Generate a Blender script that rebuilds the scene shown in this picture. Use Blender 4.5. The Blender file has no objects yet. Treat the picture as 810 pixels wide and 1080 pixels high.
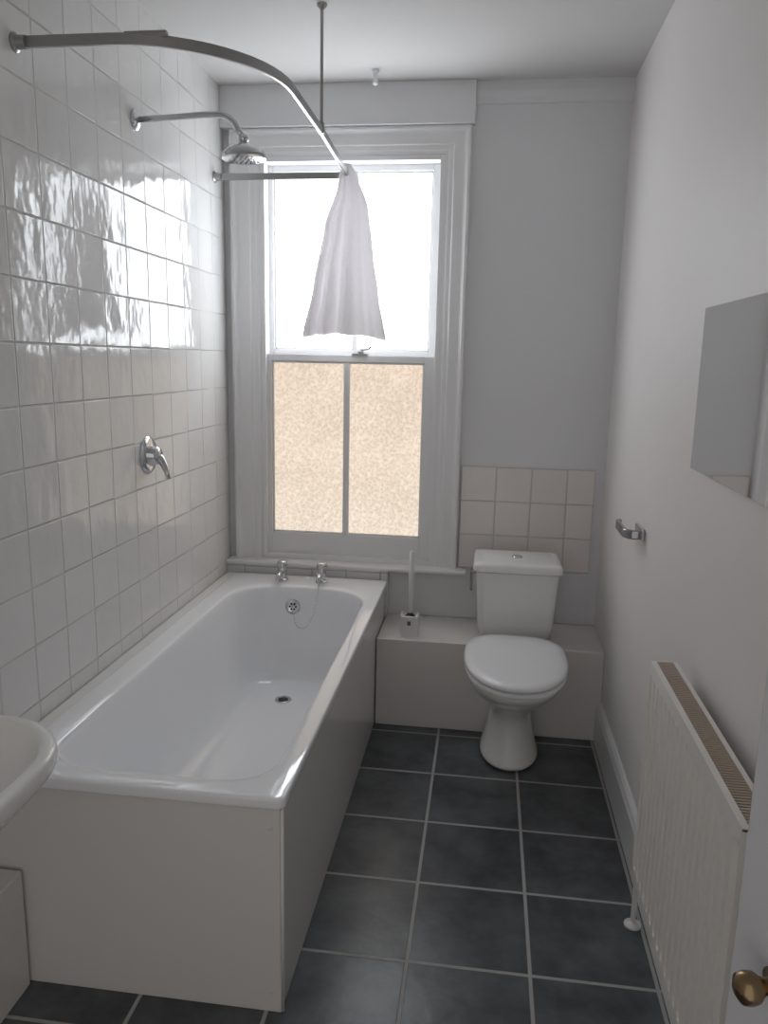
import bpy, bmesh, math, random
from mathutils import Vector, Matrix
random.seed(3)
scn=bpy.context.scene
scn.view_settings.view_transform='Standard'
W=1.595; H=2.505; YF=-3.7

# ------------------------------------------------------------ materials
def new_mat(name):
    m=bpy.data.materials.new(name); m.use_nodes=True
    nt=m.node_tree; b=nt.nodes['Principled BSDF']
    return m,nt,b
def mnode(nt,op,a,b=None,c=None):
    n=nt.nodes.new('ShaderNodeMath'); n.operation=op
    for i,v in enumerate((a,b,c)):
        if v is None: continue
        if isinstance(v,(int,float)): n.inputs[i].default_value=v
        else: nt.links.new(v,n.inputs[i])
    return n.outputs[0]
def noise(nt,vec,scale,detail=3,rough=.5):
    n=nt.nodes.new('ShaderNodeTexNoise'); n.inputs['Scale'].default_value=scale
    n.inputs['Detail'].default_value=detail; n.inputs['Roughness'].default_value=rough
    nt.links.new(vec,n.inputs['Vector']); return n.outputs['Fac']
def pos(nt): return nt.nodes.new('ShaderNodeNewGeometry').outputs['Position']
def mixc(nt,f,a,b):
    n=nt.nodes.new('ShaderNodeMix'); n.data_type='RGBA'
    if isinstance(f,(int,float)): n.inputs[0].default_value=f
    else: nt.links.new(f,n.inputs[0])
    for s,v in ((6,a),(7,b)):
        if isinstance(v,tuple): n.inputs[s].default_value=(*v,1)
        else: nt.links.new(v,n.inputs[s])
    return n.outputs[2]
def bump(nt,b,h,strength=1,dist=1):
    n=nt.nodes.new('ShaderNodeBump'); n.inputs['Strength'].default_value=strength; n.inputs['Distance'].default_value=dist
    nt.links.new(h,n.inputs['Height']); nt.links.new(n.outputs[0],b.inputs['Normal'])
def simple(name,col,rough=.5,metal=0,var=.04,nscale=6,bmp=0,bscale=60,spec=.5,coat=0):
    m,nt,b=new_mat(name); p=pos(nt)
    f=noise(nt,p,nscale,2)
    c2=tuple(max(0,c*(1-var*2)) for c in col)
    nt.links.new(mixc(nt,f,col,c2),b.inputs['Base Color'])
    b.inputs['Roughness'].default_value=rough; b.inputs['Metallic'].default_value=metal
    b.inputs['Specular IOR Level'].default_value=spec
    if coat: b.inputs['Coat Weight'].default_value=coat; b.inputs['Coat Roughness'].default_value=.05
    if bmp:
        h=noise(nt,p,bscale,2); bump(nt,b,mnode(nt,'MULTIPLY',h,bmp))
    return m
def tile_mat(name,ax,size,ph,gw,col,gcol,rough,tilt,wav,wscale,var,spec=.5,mottle=None,grough=.8,depth=.0012,vstretch=None):
    m,nt,b=new_mat(name); p=pos(nt)
    s=nt.nodes.new('ShaderNodeSeparateXYZ'); nt.links.new(p,s.inputs[0])
    fr=[];ids=[]
    for a,o in zip(ax,ph):
        t=mnode(nt,'DIVIDE',mnode(nt,'SUBTRACT',s.outputs[a],o),size)
        fr.append(mnode(nt,'FRACT',t)); ids.append(mnode(nt,'FLOOR',t))
    ds=[mnode(nt,'MINIMUM',f,mnode(nt,'SUBTRACT',1.0,f)) for f in fr]
    d=mnode(nt,'MULTIPLY',mnode(nt,'MINIMUM',*ds),size)
    mr=nt.nodes.new('ShaderNodeMapRange'); mr.interpolation_type='SMOOTHSTEP'
    nt.links.new(d,mr.inputs[0]); mr.inputs[1].default_value=gw*.5; mr.inputs[2].default_value=gw*.5+.0022
    mask=mr.outputs[0]
    cb=nt.nodes.new('ShaderNodeCombineXYZ'); nt.links.new(ids[0],cb.inputs[0]); nt.links.new(ids[1],cb.inputs[1])
    wn=nt.nodes.new('ShaderNodeTexWhiteNoise'); nt.links.new(cb.outputs[0],wn.inputs['Vector'])
    sc=nt.nodes.new('ShaderNodeSeparateColor'); nt.links.new(wn.outputs['Color'],sc.inputs[0])
    dark=tuple(c*(1-var) for c in col)
    tc=mixc(nt,sc.outputs[2],col,dark)
    pv=p
    if vstretch:
        ms=nt.nodes.new('ShaderNodeVectorMath'); ms.operation='MULTIPLY'; nt.links.new(p,ms.inputs[0]); ms.inputs[1].default_value=vstretch; pv=ms.outputs[0]
    off=nt.nodes.new('ShaderNodeVectorMath'); off.operation='ADD'
    nt.links.new(pv,off.inputs[0]); 
    sc2=nt.nodes.new('ShaderNodeVectorMath'); sc2.operation='SCALE'; nt.links.new(wn.outputs['Color'],sc2.inputs[0]); sc2.inputs[3].default_value=7
    nt.links.new(sc2.outputs[0],off.inputs[1])
    if mottle:
        f=noise(nt,off.outputs[0],7,5,.62)
        r=nt.nodes.new('ShaderNodeMapRange'); nt.links.new(f,r.inputs[0]); r.inputs[1].default_value=.35; r.inputs[2].default_value=.68
        tc=mixc(nt,r.outputs[0],tc,mottle)
    nt.links.new(mixc(nt,mask,gcol,tc),b.inputs['Base Color'])
    rr=mnode(nt,'ADD',mnode(nt,'MULTIPLY',mask,rough-grough),grough)
    nt.links.new(rr,b.inputs['Roughness']); b.inputs['Specular IOR Level'].default_value=spec
    h=mnode(nt,'MULTIPLY',mask,depth)
    for k in (0,1):
        t=mnode(nt,'MULTIPLY',mnode(nt,'SUBTRACT',fr[k],.5),mnode(nt,'SUBTRACT',sc.outputs[k],.5))
        h=mnode(nt,'ADD',h,mnode(nt,'MULTIPLY',mnode(nt,'MULTIPLY',t,tilt*size*2),mask))
    w=mnode(nt,'MULTIPLY',noise(nt,off.outputs[0],wscale,2),wav)
    bump(nt,b,mnode(nt,'ADD',h,w))
    return m

M={}
M['wall']=simple('painted_wall',(.78,.785,.80),.6,var=.02,nscale=2,bmp=.0006,bscale=35)
M['wallR']=simple('painted_wall_warm',(.83,.80,.79),.5,var=.02,nscale=2,bmp=.0006,bscale=35)
M['ceil']=simple('ceiling_paint',(.68,.67,.66),.8,var=.02,nscale=2)
M['wood']=simple('gloss_white_woodwork',(.82,.82,.825),.3,var=.02)
M['cream']=simple('boxing_paint',(.77,.75,.725),.35,var=.03,nscale=3,bmp=.0003,bscale=25)
M['panel']=simple('bath_panel_gloss',(.84,.825,.805),.04,var=.02,nscale=3,spec=.9)
M['tileL']=tile_mat('glazed_wall_tile',(1,2),.15,(-1.215,1.03),.003,(.765,.76,.75),(.58,.575,.56),.10,.014,.0034,11,.03,spec=.48,vstretch=(1,1.3,.8))
M['tileB']=tile_mat('splashback_tile',(0,2),.145,(1.008,1.03),.003,(.80,.755,.73),(.60,.57,.55),.15,.008,.0004,9,.04)
M['tileU']=tile_mat('upstand_tile',(0,2),.15,(.08,.412),.003,(.78,.78,.78),(.52,.52,.51),.15,.01,.0004,9,.03)
M['floor']=tile_mat('slate_floor_tile',(0,1),.3,(.667,-.678),.007,(.052,.060,.068),(.42,.42,.41),.30,.003,.0011,22,.2,spec=.5,mottle=(.118,.130,.142),depth=.001)
M['enamel']=simple('white_enamel',(.91,.925,.95),.06,var=.0,coat=.3)
M['ceramic']=simple('white_ceramic',(.84,.84,.825),.12,var=.01)
M['seat']=simple('white_plastic_seat',(.80,.81,.83),.25,var=.01)
M['chrome']=simple('chrome',(.62,.63,.65),.12,1,var=.02)
M['chromed']=simple('dark_chrome',(.34,.345,.36),.15,1,var=.02)
M['railm']=simple('brushed_rail_metal',(.42,.415,.41),.3,1,var=.05)
M['dark']=simple('near_black',(.03,.03,.03),.5)
M['noz']=simple('grey_rubber',(.16,.16,.16),.5)
M['brass']=simple('aged_brass',(.36,.26,.15),.25,1,var=.2,nscale=40)
M['rad']=simple('radiator_enamel',(.83,.81,.77),.3,var=.01)
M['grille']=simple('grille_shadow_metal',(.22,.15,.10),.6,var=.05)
M['gtop']=simple('grille_tan_metal',(.52,.43,.35),.45,var=.05)
M['mirror']=simple('mirror_silver',(.93,.93,.93),.02,1,var=.0)
M['white']=simple('white_plastic',(.8,.8,.79),.35,var=.01)
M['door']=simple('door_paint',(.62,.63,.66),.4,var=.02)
# cloth
m,nt,b=new_mat('white_cloth'); M['cloth']=m
b.inputs['Base Color'].default_value=(.80,.79,.80,1); b.inputs['Roughness'].default_value=.9
p=pos(nt); bump(nt,b,mnode(nt,'MULTIPLY',noise(nt,p,18,2),.010))
tr=nt.nodes.new('ShaderNodeBsdfTranslucent'); tr.inputs[0].default_value=(.80,.78,.79,1)
mx=nt.nodes.new('ShaderNodeMixShader'); mx.inputs[0].default_value=.38
nt.links.new(b.outputs[0],mx.inputs[1]); nt.links.new(tr.outputs[0],mx.inputs[2]); nt.links.new(mx.outputs[0],nt.nodes['Material Output'].inputs[0])
# obscured glass panes; daylight and brick wall behind are painted as emission
def pane(name,c1,c2,strength,vs,dist,grad=None):
    m,nt,b=new_mat(name); p=pos(nt)
    v=nt.nodes.new('ShaderNodeTexVoronoi'); v.feature='SMOOTH_F1'; v.inputs['Scale'].default_value=vs; v.inputs['Smoothness'].default_value=.6
    nn=nt.nodes.new('ShaderNodeTexNoise'); nn.inputs['Scale'].default_value=35; nn.inputs['Detail'].default_value=2; nt.links.new(p,nn.inputs['Vector'])
    a=nt.nodes.new('ShaderNodeVectorMath'); a.operation='SCALE'; nt.links.new(nn.outputs['Color'],a.inputs[0]); a.inputs[3].default_value=dist
    ad=nt.nodes.new('ShaderNodeVectorMath'); ad.operation='ADD'; nt.links.new(p,ad.inputs[0]); nt.links.new(a.outputs[0],ad.inputs[1])
    nt.links.new(ad.outputs[0],v.inputs['Vector'])
    f=mnode(nt,'MULTIPLY',v.outputs['Distance'],1.2)
    f2=mnode(nt,'ADD',mnode(nt,'MULTIPLY',f,.65),mnode(nt,'MULTIPLY',noise(nt,p,5,2),.5))
    col=mixc(nt,f2,c2,c1)
    if grad:
        s=nt.nodes.new('ShaderNodeSeparateXYZ'); nt.links.new(p,s.inputs[0])
        r=nt.nodes.new('ShaderNodeMapRange'); nt.links.new(s.outputs[2],r.inputs[0]); r.inputs[1].default_value=grad[0]; r.inputs[2].default_value=grad[1]
        g=mixc(nt,r.outputs[0],(1.0,1.0,1.0),grad[2])
        mm_=nt.nodes.new('ShaderNodeMix'); mm_.data_type='RGBA'; mm_.blend_type='MULTIPLY'; mm_.inputs[0].default_value=1
        nt.links.new(col,mm_.inputs[6]); nt.links.new(g,mm_.inputs[7]); col=mm_.outputs[2]
    b.inputs['Base Color'].default_value=(.1,.1,.1,1); b.inputs['Roughness'].default_value=.15
    nt.links.new(col,b.inputs['Emission Color']); b.inputs['Emission Strength'].default_value=strength
    bump(nt,b,mnode(nt,'MULTIPLY',v.outputs['Distance'],.002))
    return m
M['paneU']=pane('glowing_frosted_glass',(.92,.96,1.0),(.86,.91,.97),7.8,60,.01)
M['paneL']=pane('glowing_pebbled_glass',(1.0,.87,.72),(.55,.44,.34),1.0,80,.03,(.7,1.45,(.95,.90,.87)))

# ------------------------------------------------------------ geometry
class MB:
    def __init__(s): s.v=[]; s.f=[]
    def add(s,v,f):
        o=len(s.v); s.v+= [tuple(a) for a in v]; s.f+=[tuple(i+o for i in q) for q in f]; return s
    def box(s,x0,x1,y0,y1,z0,z1):
        v=[(x,y,z) for z in (z0,z1) for y in (y0,y1) for x in (x0,x1)]
        return s.add(v,[(0,2,3,1),(4,5,7,6),(0,1,5,4),(2,6,7,3),(0,4,6,2),(1,3,7,5)])
    def loft(s,rings,cap0=True,cap1=True):
        n=len(rings[0]); v=[p for r in rings for p in r]; f=[]
        for i in range(len(rings)-1):
            for k in range(n):
                a=i*n+k; b=i*n+(k+1)%n; f.append((a,b,b+n,a+n))
        if cap0: f.append(tuple(range(n))[::-1])
        if cap1: f.append(tuple(range((len(rings)-1)*n,len(rings)*n)))
        return s.add(v,f)
    def tube(s,pts,r,n=12,rect=None,up=Vector((0,0,1))):
        pts=[Vector(p) for p in pts]; rings=[]; prev=None
        for i,p in enumerate(pts):
            d=(pts[min(i+1,len(pts)-1)]-pts[max(i-1,0)]).normalized()
            if rect: side=d.cross(up).normalized(); u2=up
            else:
                if prev is None:
                    ref=Vector((0,0,1)) if abs(d.z)<.9 else Vector((1,0,0))
                    side=d.cross(ref).normalized()
                else: side=(prev-d*prev.dot(d)).normalized()
                u2=side.cross(d)
                prev=side
            if rect:
                w,h=rect; rings.append([p+side*a*w/2+u2*b*h/2 for a,b in ((-1,-1),(1,-1),(1,1),(-1,1))])
            else:
                rad=r[i] if isinstance(r,(list,tuple)) else r
                rings.append([p+(side*math.cos(t)+u2*math.sin(t))*rad for t in [2*math.pi*k/n for k in range(n)]])
        return s.loft(rings)
    def lathe(s,base,axis,prof,n=28):
        ax=Vector(axis).normalized(); ref=Vector((0,0,1)) if abs(ax.z)<.9 else Vector((1,0,0))
        a=ax.cross(ref).normalized(); b=ax.cross(a); base=Vector(base); rings=[]
        for r,h in prof:
            r=max(r,1e-4); rings.append([base+ax*h+(a*math.cos(t)+b*math.sin(t))*r for t in [2*math.pi*k/n for k in range(n)]])
        return s.loft(rings)
    def build(s,name,mat,base=(0,0,0),parent=None,smooth=False,bevel=0,sub=0,seg=2,label=None,angle=None):
        me=bpy.data.meshes.new(name); B=Vector(base)
        me.from_pydata([tuple(Vector(q)-B) for q in s.v],[],s.f); me.update()
        bm=bmesh.new(); bm.from_mesh(me); bmesh.ops.recalc_face_normals(bm,faces=bm.faces); bm.to_mesh(me); bm.free()
        ob=bpy.data.objects.new(name,me); scn.collection.objects.link(ob); me.materials.append(M[mat])
        if parent: ob.parent=parent
        else: ob.location=B
        if smooth: me.polygons.foreach_set('use_smooth',[True]*len(me.polygons))
        if bevel:
            md=ob.modifiers.new('bevel','BEVEL'); md.width=bevel; md.segments=seg; md.limit_method='ANGLE'; md.angle_limit=math.radians(40)
            if not smooth:
                me.polygons.foreach_set('use_smooth',[True]*len(me.polygons)); md.harden_normals=True
        if sub:
            md=ob.modifiers.new('sub','SUBSURF'); md.levels=sub; md.render_levels=sub
        if smooth and angle:
            try:
                me.set_sharp_from_angle(angle=math.radians(angle))
            except Exception: pass
        if label: ob['label']=label
        return ob
def thing(name,base,label,cat):
    e=bpy.data.objects.new(name,None); e.location=base; e.empty_display_size=.1; scn.collection.objects.link(e)
    e['label']=label; e['category']=cat; return e
def struct(ob,label=None,cat=None):
    ob['kind']='structure'
    if label: ob['label']=label
    if cat: ob['category']=cat
    return ob
def rr(x0,x1,y0,y1,z,rad,n=8):
    # rad: (x1y1, x0y1, x0y0, x1y0)
    if not isinstance(rad,tuple): rad=(rad,)*4
    out=[]
    for k,(cx,cy,sx,sy) in enumerate(((x1,y1,-1,-1),(x0,y1,1,-1),(x0,y0,1,1),(x1,y0,-1,1))):
        r=rad[k]
        for i in range(n):
            t=math.pi/2*(k+i/(n-1)); out.append(Vector((cx+sx*r+r*math.cos(t),cy+sy*r+r*math.sin(t),z)))
    return out
def egg(cx,yb,yf,hw,z,n=36,yc=None,pb=.62,pf=.95):
    if yc is None: yc=yb+(yf-yb)*.42
    out=[]
    for i in range(n):
        t=2*math.pi*i/n; c,s_=math.cos(t),math.sin(t)
        if c>=0: y=yc+(yf-yc)*abs(c)**pf
        else: y=yc+(yb-yc)*abs(c)**pb
        x=cx+hw*math.copysign(abs(s_)**(.95 if c>=0 else .75),s_)
        out.append(Vector((x,y,z)))
    return out

# ------------------------------------------------------------ room shell
struct(MB().box(-.12,W+.12,YF,.2,-.1,0).build('floor','floor'),'dark slate-effect square floor tiles with pale grout','floor')
struct(MB().box(-.12,W+.12,YF,.2,H,H+.1).build('ceiling','ceil'),'plain painted off-white ceiling','ceiling')
struct(MB().box(-.12,0,YF,.2,0,H).build('wall_left','tileL'),'wall covered in glossy white square tiles','wall')
struct(MB().box(W,W+.12,YF,.2,0,H).build('wall_right','wallR'),'smooth painted pinkish-white plaster wall','wall')
wx0,wx1,wz0,wz1=.15,.90,.60,2.25
wb=MB().box(0,wx0,0,.16,0,H).box(wx1,W,0,.16,0,H).box(wx0,wx1,0,.16,0,wz0).box(wx0,wx1,0,.16,wz1,H)
struct(wb.build('wall_back','wall'),'painted plaster wall with a tall window opening','wall')
struct(MB().box(1.008,1.553,-.012,0,.595,1.03).build('trim_1','tileB',bevel=.002),'cream square-tiled splashback behind the toilet','splashback')
struct(MB().box(.712,1.553,-.006,0,.367,.595).build('trim_9','wall',bevel=.002),'plain painted wall strip above the boxing','upstand')
struct(MB().box(0,1.01,-.045,0,2.352,H).build('trim_2','wall',bevel=.003),'boxed painted bulkhead above the window','bulkhead')
tm=MB()
prof=[(0,2.428),(-.008,2.428),(-.010,2.437),(-.018,2.447),(-.022,2.470),(-.022,H),(0,H)]
tm.loft([[Vector((x,y,z)) for y,z in prof] for x in (1.01,W)])
struct(tm.build('trim_3','wall'),'painted picture moulding just under the ceiling','moulding')
ap=[(0,0),(0,-.026),(.006,-.032),(.016,-.032),(.022,-.026),(.030,-.020),(.036,-.019),(.078,-.019),(.083,-.014),(.100,-.013),(.108,-.010),(.12,-.010),(.12,0)]
ar=MB(); rings=[]
for o,y in ap:
    rings.append([Vector((.03+o,y,.585)),Vector((.03+o,y,2.352-o*.85)),Vector((1.0-o*.84,y,2.352-o*.85)),Vector((1.0-o*.84,y,.585))])
v=[p for r in rings for p in r]; f=[]
for i in range(len(rings)-1):
    for k in range(3): f.append((i*4+k,i*4+k+1,(i+1)*4+k+1,(i+1)*4+k))
ar.add(v,f)
struct(ar.build('trim_4','wood'),'white moulded timber architrave around the window','architrave')
struct(MB().box(0,1.045,-.075,.1,.574,.590).build('trim_5','wood',bevel=.005,seg=3),'white painted timber window sill','window sill')
struct(MB().box(0.0,.712,-.058,0,.367,.574).build('trim_6','tileU',bevel=.002),'white tiled upstand below the window sill','upstand')
# window
win=struct(MB().box(wx0,wx0+.02,-.008,.12,.585,wz1).box(wx1-.02,wx1,-.008,.12,.585,wz1).box(wx0+.02,wx1-.02,-.008,.12,wz1-.02,wz1).box(wx0+.02,wx1-.02,-.008,.12,.585,.613).build('window_1','wood',bevel=.002),
   'white timber sash window with obscured glass','window')
def sash(name,x0,x1,z0,z1,gx0,gx1,gz0,gz1,y0,y1,bar,barw):
    s=MB().box(x0,gx0,y0,y1,z0,z1).box(gx1,x1,y0,y1,z0,z1).box(gx0,gx1,y0,y1,z0,gz0).box(gx0,gx1,y0,y1,gz1,z1).box(bar-barw/2,bar+barw/2,y0+.004,y1,gz0,gz1)
    e=.008
    s.box(gx0,gx0+e,y0+.01,y1,gz0,gz1).box(gx1-e,gx1,y0+.01,y1,gz0,gz1).box(gx0,gx1,y0+.01,y1,gz0,gz0+e).box(gx0,gx1,y0+.01,y1,gz1-e,gz1)
    return s.build(name,'wood',parent=win,bevel=.002)
up=sash('sash',.165,.885,1.47,2.235,.19,.85,1.495,2.205,.055,.09,.535,.022)
lo=sash('sash',.165,.885,.61,1.475,.188,.838,.705,1.447,.01,.048,.512,.026)
MB().box(.19,.85,.07,.076,1.495,2.205).build('glass_pane','paneU',parent=up,label='glowing frosted upper glass')
MB().box(.188,.838,.028,.034,.705,1.447).build('glass_pane','paneL',parent=lo,label='pebbled obscure glass glowing tan')
MB().box(.535,.60,-.0,.04,1.475,1.482).lathe((.57,.02,1.48),(0,0,1),[(.014,0),(.014,.012),(.006,.016),(.006,.022)]).tube([(.57,.02,1.498),(.60,.015,1.50),(.615,.012,1.512)],[.005,.004,.006]).build('sash_latch','railm',parent=win,smooth=True,angle=40)
struct(MB().box(.705,W,-.326,-.006,0,.367).build('trim_7','cream',bevel=.004),'low painted boxing running behind the toilet','boxing')
struct(MB().box(0,.10,-2.9,-1.785,0,.30).build('trim_8','cream',bevel=.004),'low painted pipe boxing against the wall','boxing')
bb=MB(); prof=[(W,0),(W-.02,0),(W-.02,.135),(W-.016,.145),(W-.014,.155),(W-.006,.165),(W,.165)]
bb.loft([[Vector((x,y,z)) for x,z in prof] for y in (-.326,YF+.3)])
struct(bb.build('baseboard_right','wood'),'tall white painted skirting board','skirting board')

# ------------------------------------------------------------ bath
bt=thing('bathtub',(.38,-.93,0),'white enamel bathtub with pale side panels below the window','bathtub'); B=bt.location.copy()
R=[rr(.046,.708,-1.778,-.075,.509,.018),
   rr(.041,.713,-1.784,-.072,.510,.022),
   rr(.040,.714,-1.785,-.071,.512,.022),
   rr(.040,.714,-1.785,-.071,.531,.022),
   rr(.0415,.7125,-1.7835,-.0725,.5345,.022),
   rr(.045,.709,-1.780,-.076,.536,.022),
   rr(.060,.694,-1.765,-.095,.536,.03),
   rr(.103,.669,-1.728,-.225,.535,(.19,.19,.12,.12)),
   rr(.109,.663,-1.720,-.231,.532,(.185,.185,.115,.115)),
   rr(.115,.657,-1.712,-.237,.520,(.18,.18,.11,.11)),
   rr(.122,.650,-1.695,-.245,.470,(.17,.17,.12,.12)),
   rr(.136,.636,-1.65,-.262,.36,(.16,.16,.12,.12)),
   rr(.152,.620,-1.60,-.285,.25,(.15,.15,.12,.12)),
   rr(.172,.600,-1.56,-.31,.185,(.13,.13,.11,.11)),
   rr(.200,.572,-1.51,-.34,.152,(.11,.11,.10,.10)),
   rr(.245,.527,-1.43,-.39,.143,(.09,.09,.08,.08)),
   rr(.33,.44,-1.2,-.55,.140,(.05,.05,.05,.05))]
tub=MB().loft(R,cap0=False).build('tub_body','enamel',B,bt,smooth=True,sub=1)
MB().box(.694,.702,-1.765,-.075,.0,.512).build('side_panel','panel',B,bt,bevel=.002,label='glossy cream side panel')
MB().box(.003,.702,-1.775,-1.765,.0,.512).build('end_panel','cream',B,bt,bevel=.002,label='matt cream end panel')
MB().tube([(.7045,-1.768,.0),(.7045,-1.768,.51)],.004,8).build('corner_trim','white',B,bt,smooth=True)
MB().box(0.003,.05,-1.775,-.060,.50,.533).build('edge_ledge','white',B,bt,bevel=.004,label='white sealing ledge against the tiles')
MB().lathe((.36,-.47,.141),(0,0,1),[(.033,0),(.033,.003),(.027,.005),(.024,.002),(.001,.002)]).build('drain','chrome',B,bt,smooth=True,angle=40)
MB().lathe((.36,-.47,.1435),(0,0,1),[(.02,0),(.019,.0012),(.001,.0014)]).build('drain_grate','dark',B,bt)
MB().lathe((.345,-.247,.452),(0,-1,.12),[(.031,0),(.031,.006),(.026,.01),(.02,.007),(.001,.007)]).build('overflow','chrome',B,bt,smooth=True,angle=40)
h=MB()
for k in range(6):
    a=k*math.pi/3; h.lathe((.345+.012*math.cos(a),-.2545,.453+.012*math.sin(a)),(0,-1,.12),[(.004,0),(.004,.0012)],8)
h.build('overflow_hole','dark',B,bt)  # dark discs on the plate, painted as the shade of the holes
for (x,y,z) in ((.68,-1.776,.46),(.68,-1.776,.05)):
    MB().lathe((x,y+.001,z),(0,-1,0),[(.005,0),(.005,.001),(.003,.0015),(.0005,.0016)],14).build('screw_cap','cream',B,bt,smooth=True)
def chain(pts,name,base,par):
    c=MB(); P=[Vector(p) for p in pts]; dense=[]
    for i in range(len(P)-1):
        p0=P[max(i-1,0)];p1=P[i];p2=P[i+1];p3=P[min(i+2,len(P)-1)]
        for k in range(10):
            t=k/10; dense.append(.5*((2*p1)+(p2-p0)*t+(2*p0-5*p1+4*p2-p3)*t*t+(3*p1-p0-3*p2+p3)*t**3))
    c.tube(dense,.0009,6)
    for q in dense[::2]: c.lathe(q-Vector((0,0,.0022)),(0,0,1),[(.0005,0),(.0022,.0012),(.0026,.0022),(.0022,.0034),(.0005,.0044)],6)
    return c.build(name,'chrome',base,par,smooth=True)
pc=thing('bath_plug_chain',(.45,-.21,.537),'thin chrome ball chain hanging over the bath end','plug chain')
chain([(.445,-.205,.542),(.447,-.232,.541),(.447,-.262,.50),(.435,-.285,.43),(.40,-.285,.375),(.365,-.28,.385),(.35,-.268,.44)],'chain',pc.location.copy(),pc)
def tap(name,x,y,z,lab):
    t=thing(name,(x,y,z),lab,'tap'); b=t.location.copy()
    MB().lathe((x,y,z),(0,0,1),[(.024,0),(.024,.004),(.017,.008),(.015,.02),(.017,.035),(.018,.042),(.013,.05),(.011,.058)]).tube([(x,y,z+.028),(x,y-.03,z+.036),(x,y-.055,z+.036),(x,y-.07,z+.026),(x,y-.072,z+.014)],[.012,.0115,.011,.0105,.010]).build('tap_body','chrome',b,t,smooth=True,angle=50)
    hd=MB().lathe((x,y,z+.056),(0,0,1),[(.012,0),(.021,.004),(.0225,.012),(.0215,.022),(.015,.027),(.001,.028)],24)
    hd.build('tap_handle','chrome',b,t,smooth=True,angle=50)
    return t
tap('bath_tap',.275,-.155,.537,'chrome pillar bath tap on the tub rim')
tap('bath_tap.001',.445,-.155,.537,'chrome pillar bath tap with chain on the tub rim')

# ------------------------------------------------------------ shower
sh=thing('rain_shower',(0,-.82,2.16),'chrome rain shower head on a long wall arm','shower'); b=sh.location.copy()
MB().lathe((0,-.82,2.16),(1,0,0),[(.03,0),(.03,.006),(.022,.012),(.012,.016)]).build('wall_flange','chrome',b,sh,smooth=True,angle=40)
pts=[(0.01,-.82,2.16),(.12,-.82,2.165),(.22,-.82,2.17),(.265,-.82,2.17)]
for k in range(1,8):
    a=k/7*math.radians(75); pts.append((.265+.062*math.sin(a),-.82,2.17-.062*(1-math.cos(a))))
pts.append((.341,-.82,2.105))
MB().tube(pts,.0095,14).build('shower_arm','chrome',b,sh,smooth=True)
MB().lathe((.341,-.82,2.112),(.03,0,-1),[(.012,0),(.016,.006),(.016,.016),(.012,.02),(.022,.026),(.045,.036),(.060,.048),(.066,.058),(.066,.068),(.060,.071),(.001,.071)],36).build('shower_rose','chrome',b,sh,smooth=True,angle=60)
n=MB()
for r_,c_ in ((.014,6),(.029,12),(.044,18)):
    for k in range(c_):
        a=2*math.pi*k/c_; n.lathe((.343+r_*math.cos(a),-.82+r_*math.sin(a),2.0415),(0,0,-1),[(.0022,0),(.0016,.002)],6)
n.build('spray_nozzle','noz',b,sh)
sv=thing('shower_valve',(0,-.82,1.134),'round chrome shower mixer valve with lever on tiles','shower valve'); b=sv.location.copy()
MB().lathe((0,-.82,1.134),(1,0,0),[(.062,0),(.062,.004),(.056,.009),(.036,.012),(.034,.02),(.030,.034),(.024,.042),(.001,.044)],36).build('valve_plate','chrome',b,sv,smooth=True,angle=50)
MB().tube([(.030,-.82,1.134),(.046,-.823,1.122),(.060,-.83,1.105),(.072,-.838,1.085),(.080,-.845,1.062)],[.017,.015,.012,.010,.007],12).build('lever','chrome',b,sv,smooth=True)

# ------------------------------------------------------------ rail
RZ=2.15
rl=thing('shower_curtain_rail',(.0,-1.435,RZ),'U-shaped metal curtain rail around the bath with ceiling stay','curtain rail'); b=rl.location.copy()
rad=.34; xr=.56; y0=-1.435; yb=-.12
pts=[(0,y0,RZ),(.12,y0,RZ),(xr-rad,y0,RZ)]
for k in range(1,15):
    a=k/14*math.pi/2; pts.append((xr-rad+rad*math.sin(a),y0+rad-rad*math.cos(a),RZ))
pts.append((xr-.003,-.7,RZ)); r2=.06; xe=xr-.022
pts.append((xe,yb-r2,RZ))
for k in range(1,7):
    a=k/6*math.pi/2; pts.append((xe-r2+r2*math.cos(a),yb-r2+r2*math.sin(a),RZ))
pts+=[(.2,yb,RZ),(0,yb,RZ)]
MB().tube(pts,0,rect=(.010,.025)).build('rail','railm',b,rl,bevel=.002)
for yy in (y0,yb):
    MB().lathe((0,yy,RZ),(1,0,0),[(.021,0),(.021,.004),(.0155,.008),(.0145,.03)]).build('wall_bracket','railm',b,rl,smooth=True,angle=40)
MB().box(.26,.36,-1.430,-1.416,RZ+.008,RZ+.018).build('joint_sleeve','railm',b,rl,bevel=.002)
MB().lathe((xr-.003,-.71,RZ+.012),(0,0,1),[(.009,-.02),(.009,.01),(.005,.014),(.005,H-RZ-.028),(.015,H-RZ-.018),(.016,H-RZ-.012)]).build('ceiling_stay','railm',b,rl,smooth=True,angle=40)
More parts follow.
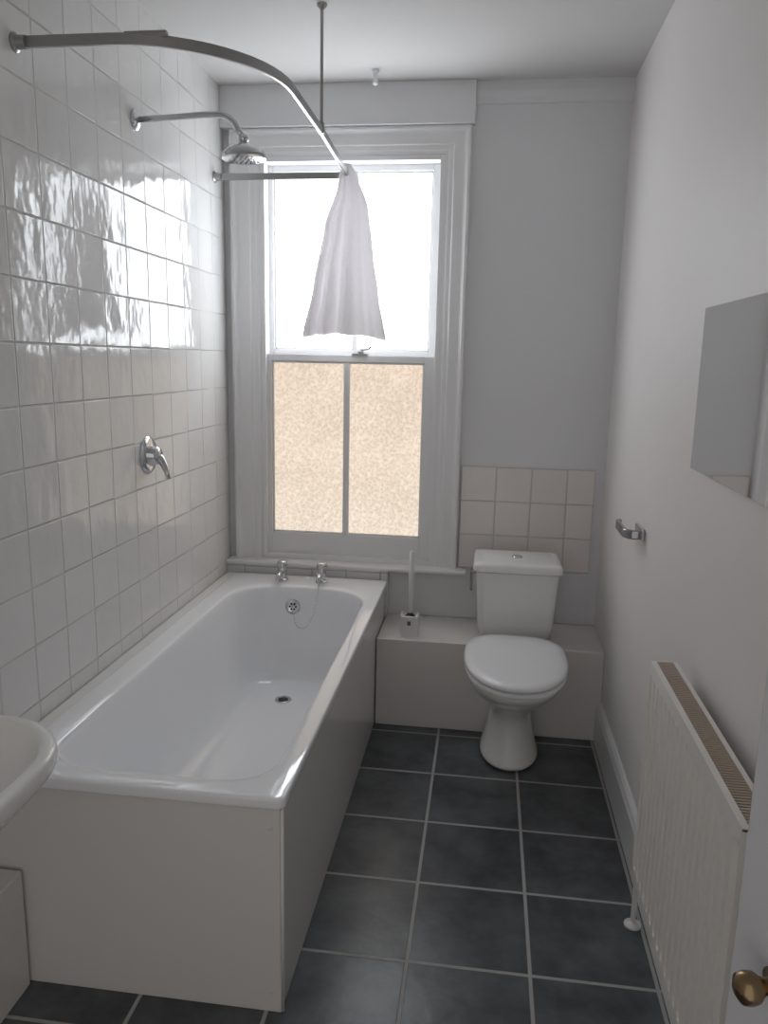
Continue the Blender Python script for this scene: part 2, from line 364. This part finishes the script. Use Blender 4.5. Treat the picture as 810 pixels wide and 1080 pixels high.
# ------------------------------------------------------------ curtain bundle
cv=MB(); rings=[]; NT=34; NK=160
def lerp(tab,t):
    for i in range(len(tab)-1):
        if t<=tab[i+1][0]:
            u=(t-tab[i][0])/(tab[i+1][0]-tab[i][0]); u=u*u*(3-2*u)*.5+u*.5; return tab[i][1]+(tab[i+1][1]-tab[i][1])*u
    return tab[-1][1]
for i in range(NT):
    t=i/(NT-1)
    z=2.185-(2.185-1.545)*t
    xl=lerp([(0,.515),(.12,.500),(.35,.448),(.7,.405),(1,.362)],t); xrr=lerp([(0,.55),(.06,.575),(.25,.62),(.5,.64),(.75,.665),(1,.697)],t)
    cx=(xl+xrr)/2; hw=(xrr-xl)/2; hd=lerp([(0,.016),(.1,.034),(.5,.048),(1,.056)],t)
    rg=[]
    for k in range(NK):
        a=2*math.pi*k/NK
        amp=.20+.60*min(1,t*1.3)
        u=math.cos(a); ph_=8.5*u+2.6*math.sin(2.1*u+1.2)+1.5*t
        fold=amp*math.sin(ph_)*.75+.10*min(1,t*1.4)*math.sin(19*u+1+2*t)
        ed=abs(math.sin(a))
        y=-.15+hd*math.sin(a)+(.055*(.35+.65*t))*fold*ed**.5
        zz=z+(.010*math.sin(2.4*u+1.6)-.006*u+.004*math.sin(ph_))*t*t
        rg.append(Vector((cx+hw*u,y,zz)))
    rings.append(rg)
cv.loft(rings,cap0=True,cap1=False)
cu=cv.build('shower_curtain','cloth',(.54,-.15,2.17),smooth=True)
cu['label']='bunched greyish-white cloth curtain hanging from the rail end'; cu['category']='curtain'

hk=MB().lathe((.64,-.16,H),(0,0,-1),[(.016,0),(.016,.008),(.008,.014),(.007,.03),(.011,.036),(.011,.046),(.003,.052)],20).build('ceiling_hook','wall',(.64,-.16,H),smooth=True,angle=45)
hk['label']='small white fitting screwed to the ceiling'; hk['category']='ceiling hook'

# ------------------------------------------------------------ toilet
TX=1.24
to=thing('toilet',(TX,-.5,0),'white close-coupled toilet with closed lid before low boxing','toilet'); b=to.location.copy()
sl=[(.0,-.335,-.630,.108),(.012,-.335,-.632,.110),(.03,-.335,-.628,.106),(.07,-.335,-.608,.092),(.13,-.335,-.590,.080),(.18,-.335,-.592,.079),(.225,-.335,-.625,.094),(.27,-.335,-.69,.122),(.31,-.335,-.775,.150),(.35,-.335,-.84,.166),(.385,-.34,-.878,.173),(.41,-.345,-.89,.175)]
MB().loft([egg(TX,yb_,yf_,hw,z,40) for z,yb_,yf_,hw in sl]).build('pan','ceramic',b,to,smooth=True,sub=1)
MB().loft([rr(TX-.085,TX+.085,-.48,-.13,.369,.03),rr(TX-.10,TX+.10,-.49,-.12,.385,.03),rr(TX-.10,TX+.10,-.49,-.12,.405,.03)]).build('pan_shelf','ceramic',b,to,smooth=True,angle=50)
MB().loft([egg(TX,-.415,-.905,.174,.411),egg(TX,-.41,-.912,.179,.414),egg(TX,-.41,-.912,.179,.424),egg(TX,-.415,-.905,.174,.428)]).build('seat','seat',b,to,smooth=True,angle=60)
MB().loft([egg(TX,-.412,-.905,.174,.4295),egg(TX,-.41,-.913,.180,.432),egg(TX,-.41,-.913,.180,.441),egg(TX,-.415,-.905,.173,.448),egg(TX,-.44,-.87,.145,.453),egg(TX,-.50,-.80,.09,.456),egg(TX,-.6,-.7,.03,.457)]).build('lid','seat',b,to,smooth=True,angle=80)
for sx in (-.07,.07):
    MB().lathe((TX+sx-.015,-.40,.425),(1,0,0),[(.011,0),(.012,.003),(.012,.027),(.011,.03)],16).build('hinge','seat',b,to,smooth=True,angle=40)
cx=TX+.006
def cr(w0,w1,y0_,y1_,z,r=.03): return rr(cx-w0,cx+w1,y0_,y1_,z,(.012,.012,r,r))
MB().loft([cr(.13,.13,-.325,-.14,.402),cr(.138,.138,-.337,-.135,.412),cr(.145,.145,-.345,-.13,.46),cr(.153,.153,-.352,-.125,.60),cr(.158,.158,-.356,-.12,.668)]).build('cistern','ceramic',b,to,smooth=True,angle=50)
MB().loft([cr(.162,.162,-.36,-.12,.669),cr(.169,.169,-.368,-.118,.675),cr(.169,.169,-.368,-.118,.695),cr(.163,.163,-.362,-.12,.704),cr(.14,.14,-.34,-.14,.708)]).build('cistern_lid','ceramic',b,to,smooth=True,angle=50)
MB().lathe((cx,-.24,.706),(0,0,1),[(.021,0),(.021,.005),(.018,.008),(.001,.0085)],24).build('flush_button','chrome',b,to,smooth=True,angle=40)
MB().tube([(cx-.15,-.2,.63),(cx-.178,-.2,.63)],.009,12).tube([(cx-.176,-.2,.64),(cx-.176,-.2,.60),(cx-.176,-.15,.54),(cx-.176,-.08,.52)],.006,10).build('supply_pipe','railm',b,to,smooth=True,angle=50)
# ------------------------------------------------------------ toilet brush
tb=thing('toilet_brush',(.83,-.25,.367),'white toilet brush standing in a square white holder','toilet brush'); b=tb.location.copy()
MB().loft([rr(.795,.865,-.285,-.215,.367,.01,5),rr(.793,.867,-.287,-.213,.375,.012,5),rr(.793,.867,-.287,-.213,.450,.012,5),rr(.799,.861,-.281,-.219,.452,.01,5),rr(.80,.86,-.28,-.22,.44,.01,5)]).build('holder','white',b,tb,smooth=True,angle=40)
MB().lathe((.83,-.25,.436),(0,0,1),[(.024,0),(.024,.006),(.012,.016),(.008,.022)],20).build('bristle','dark',b,tb,smooth=True)
MB().tube([(.83,-.25,.445),(.831,-.25,.5),(.832,-.25,.62),(.832,-.25,.71),(.832,-.25,.716)],[.008,.008,.011,.010,.004],14).build('handle','white',b,tb,smooth=True)
MB().box(.823,.837,-.2885,-.287,.415,.432).build('front_square','noz',b,tb,label='small grey square')  # grey square on the holder front

# ------------------------------------------------------------ paper holder
ph=thing('toilet_roll_holder',(W,-.80,.95),'chrome toilet roll holder fixed to the plain wall','toilet roll holder'); b=ph.location.copy()
MB().loft([[Vector((x,y,z)) for y,z in ((-.865,.932),(-.755,.932),(-.755,.968),(-.865,.968))] for x in (W-.001,W-.012)]).build('wall_plate','chrome',b,ph,bevel=.004)
MB().tube([(W-.008,-.86,.95),(W-.035,-.858,.95),(W-.05,-.85,.95),(W-.057,-.835,.95),(W-.057,-.71,.95),(W-.054,-.692,.95),(W-.045,-.682,.95)],0,rect=(.014,.028)).build('holder_bar','chromed',b,ph,bevel=.004)

# ------------------------------------------------------------ mirror
mi=MB().loft([[Vector((x,y,z)) for y,z in ((-1.872,1.222),(-1.36,1.222),(-1.36,1.586),(-1.872,1.586))] for x in (W-.001,W-.014)]).build('wall_mirror','mirror',(W,-1.63,1.222),bevel=.002)
mi['label']='frameless rectangular mirror fixed on the plain wall'; mi['category']='mirror'

# ------------------------------------------------------------ radiator
ra=thing('radiator',(1.53,-1.81,.0),'white ribbed panel radiator with slotted top grille','radiator'); b=ra.location.copy()
ry0,ry1,rz0,rz1,rx=-2.14,-1.485,.235,.785,1.505
ys=[];xs=[]; N=17; pitch=(ry1-ry0-.03)/N
ys.append(ry0); xs.append(0)
for k in range(N):
    y=ry0+.015+k*pitch
    for u,o in ((0,0),(.22,0),(.34,1),(.78,1),(.90,0)): ys.append(y+u*pitch); xs.append(o)
ys.append(ry1); xs.append(0)
zr=[(rz0,1),(rz0+.022,1),(rz0+.035,0),(rz1-.045,0),(rz1-.03,1),(rz1-.004,1)]
v=[];f=[]
for z,flat in zr:
    for y,o in zip(ys,xs): v.append((rx+.016*(0 if flat else (1-o)) ,y,z))
n_=len(ys)
for i in range(len(zr)-1):
    for k in range(n_-1): f.append((i*n_+k,i*n_+k+1,(i+1)*n_+k+1,(i+1)*n_+k))
pn=MB().add(v,f).box(rx+.0165,rx+.020,ry0,ry1,rz0,rz1-.004)
pn.build('front_panel','rad',b,ra)
MB().box(rx+.045,rx+.056,ry0,ry1,rz0,rz1-.004).build('rear_panel','rad',b,ra,bevel=.002)
for (a_,c_) in ((ry0-.004,ry0),(ry1,ry1+.004)):
    MB().box(rx,rx+.058,a_,c_,rz0+.02,rz1).build('side_cover','rad',b,ra,bevel=.001)
MB().box(rx+.004,rx+.054,ry0,ry1,rz1-.012,rz1-.0035).build('slot_shade_base','grille',b,ra)  # dark base under the slats, shade of the slots put into its colour
MB().box(rx,rx+.012,ry0-.004,ry1+.004,rz1-.004,rz1+.0015).box(rx+.049,rx+.058,ry0-.004,ry1+.004,rz1-.004,rz1+.0015).build('grille_border','rad',b,ra)
g=MB()
y=ry0
while y<ry1: g.box(rx+.011,rx+.050,y,y+.0045,rz1-.004,rz1+.0005); y+=.0085
g.build('top_grille','gtop',b,ra)
for (a_,c_) in ((ry0+.1,ry0+.13),(ry1-.13,ry1-.1)):
    MB().box(rx+.056,W-.001,a_,c_,rz0+.08,rz1-.06).build('bracket','rad',b,ra)
py=-1.36
MB().tube([(1.545,ry1,rz0+.03),(1.545,py,rz0+.03)],.008,12).lathe((1.545,py,rz0-.06),(0,0,1),[(.009,0),(.015,.01),(.015,.08),(.012,.085),(.011,.105),(.001,.108)]).build('valve','white',b,ra,smooth=True,angle=40)
MB().tube([(1.545,py,.0),(1.545,py,rz0-.03)],.007,12).lathe((1.545,py,0),(0,0,1),[(.022,0),(.022,.005),(.012,.010),(.009,.012)]).build('pipe','white',b,ra,smooth=True,angle=40)

# ------------------------------------------------------------ wash basin
wb_=thing('washbasin',(0,-2.26,.62),'white ceramic washbasin mounted on the tiled wall','washbasin'); b=wb_.location.copy()
by0,by1,bx1=-2.52,-2.015,.425
def br(i,z,x0=0.003): return rr(x0,bx1-i,by0+i,by1-i,z,(.17-i*.3,.02,.02,.17-i*.3),9)
rg=[br(.20,.60),br(.17,.612),br(.12,.645),br(.065,.70),br(.025,.745),br(.008,.765),br(.0,.778),br(.0,.798),br(.003,.804),br(.008,.806)]
def bi(i,z): return rr(.10+i,bx1-.022-i,by0+.025+i,by1-.025-i,z,(.15-i*.3,.08,.08,.15-i*.3),9)
rg+=[bi(0,.806),bi(.004,.803),bi(.010,.785),bi(.035,.73),bi(.07,.69),bi(.12,.67),bi(.145,.668)]
MB().loft(rg).build('basin_bowl','ceramic',b,wb_,smooth=True,sub=1)
MB().lathe((.26,-2.27,.668),(0,0,1),[(.024,0),(.024,.004),(.018,.006),(.001,.004)],20).build('drain','chrome',b,wb_,smooth=True,angle=40)

# ------------------------------------------------------------ door
P0=Vector((1.364,-2.543,0)); P1=Vector((1.572,-3.26,0)); dd=(P1-P0).normalized(); nn=Vector((dd.y,-dd.x,0))
if nn.x>0: nn=-nn
q=[P0,P1,P1-nn*.038,P0-nn*.038]
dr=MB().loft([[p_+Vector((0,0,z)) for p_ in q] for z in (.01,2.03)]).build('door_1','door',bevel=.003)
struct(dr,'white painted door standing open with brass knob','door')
kp=P0+dd*.062
MB().lathe(kp+Vector((0,0,.915)),nn,[(.015,0),(.015,.002),(.008,.005),(.007,.010),(.009,.014),(.0135,.020),(.0145,.027),(.013,.033),(.007,.037),(.001,.038)],30).build('knob','brass',(0,0,0),dr,smooth=True,angle=50)

# ------------------------------------------------------------ light
w=bpy.data.worlds.new('world'); scn.world=w; w.use_nodes=True
bg=w.node_tree.nodes['Background']; bg.inputs[0].default_value=(1.0,.95,.915,1); bg.inputs[1].default_value=.66

# ------------------------------------------------------------ camera
yaw,pitch,roll=-.1294,.1924,.0196
cy,sy=math.cos(yaw),math.sin(yaw); cp,sp=math.cos(pitch),math.sin(pitch)
f_=Vector((sy*cp,cy*cp,-sp)); r_=Vector((cy,-sy,0)); u_=r_.cross(f_)
c_,s_=math.cos(roll),math.sin(roll)
r2_=r_*c_+u_*s_; u2_=-r_*s_+u_*c_
cam=bpy.data.cameras.new('camera'); co=bpy.data.objects.new('camera',cam); scn.collection.objects.link(co)
mm=Matrix.Identity(4)
for i in range(3):
    mm[i][0]=r2_[i]; mm[i][1]=u2_[i]; mm[i][2]=-f_[i]
mm[0][3],mm[1][3],mm[2][3]=1.1051,-3.2432,1.4546
co.matrix_world=mm
cam.sensor_fit='VERTICAL'; cam.sensor_height=36; cam.lens=818.32/1080*36; cam.clip_start=.02
scn.camera=co
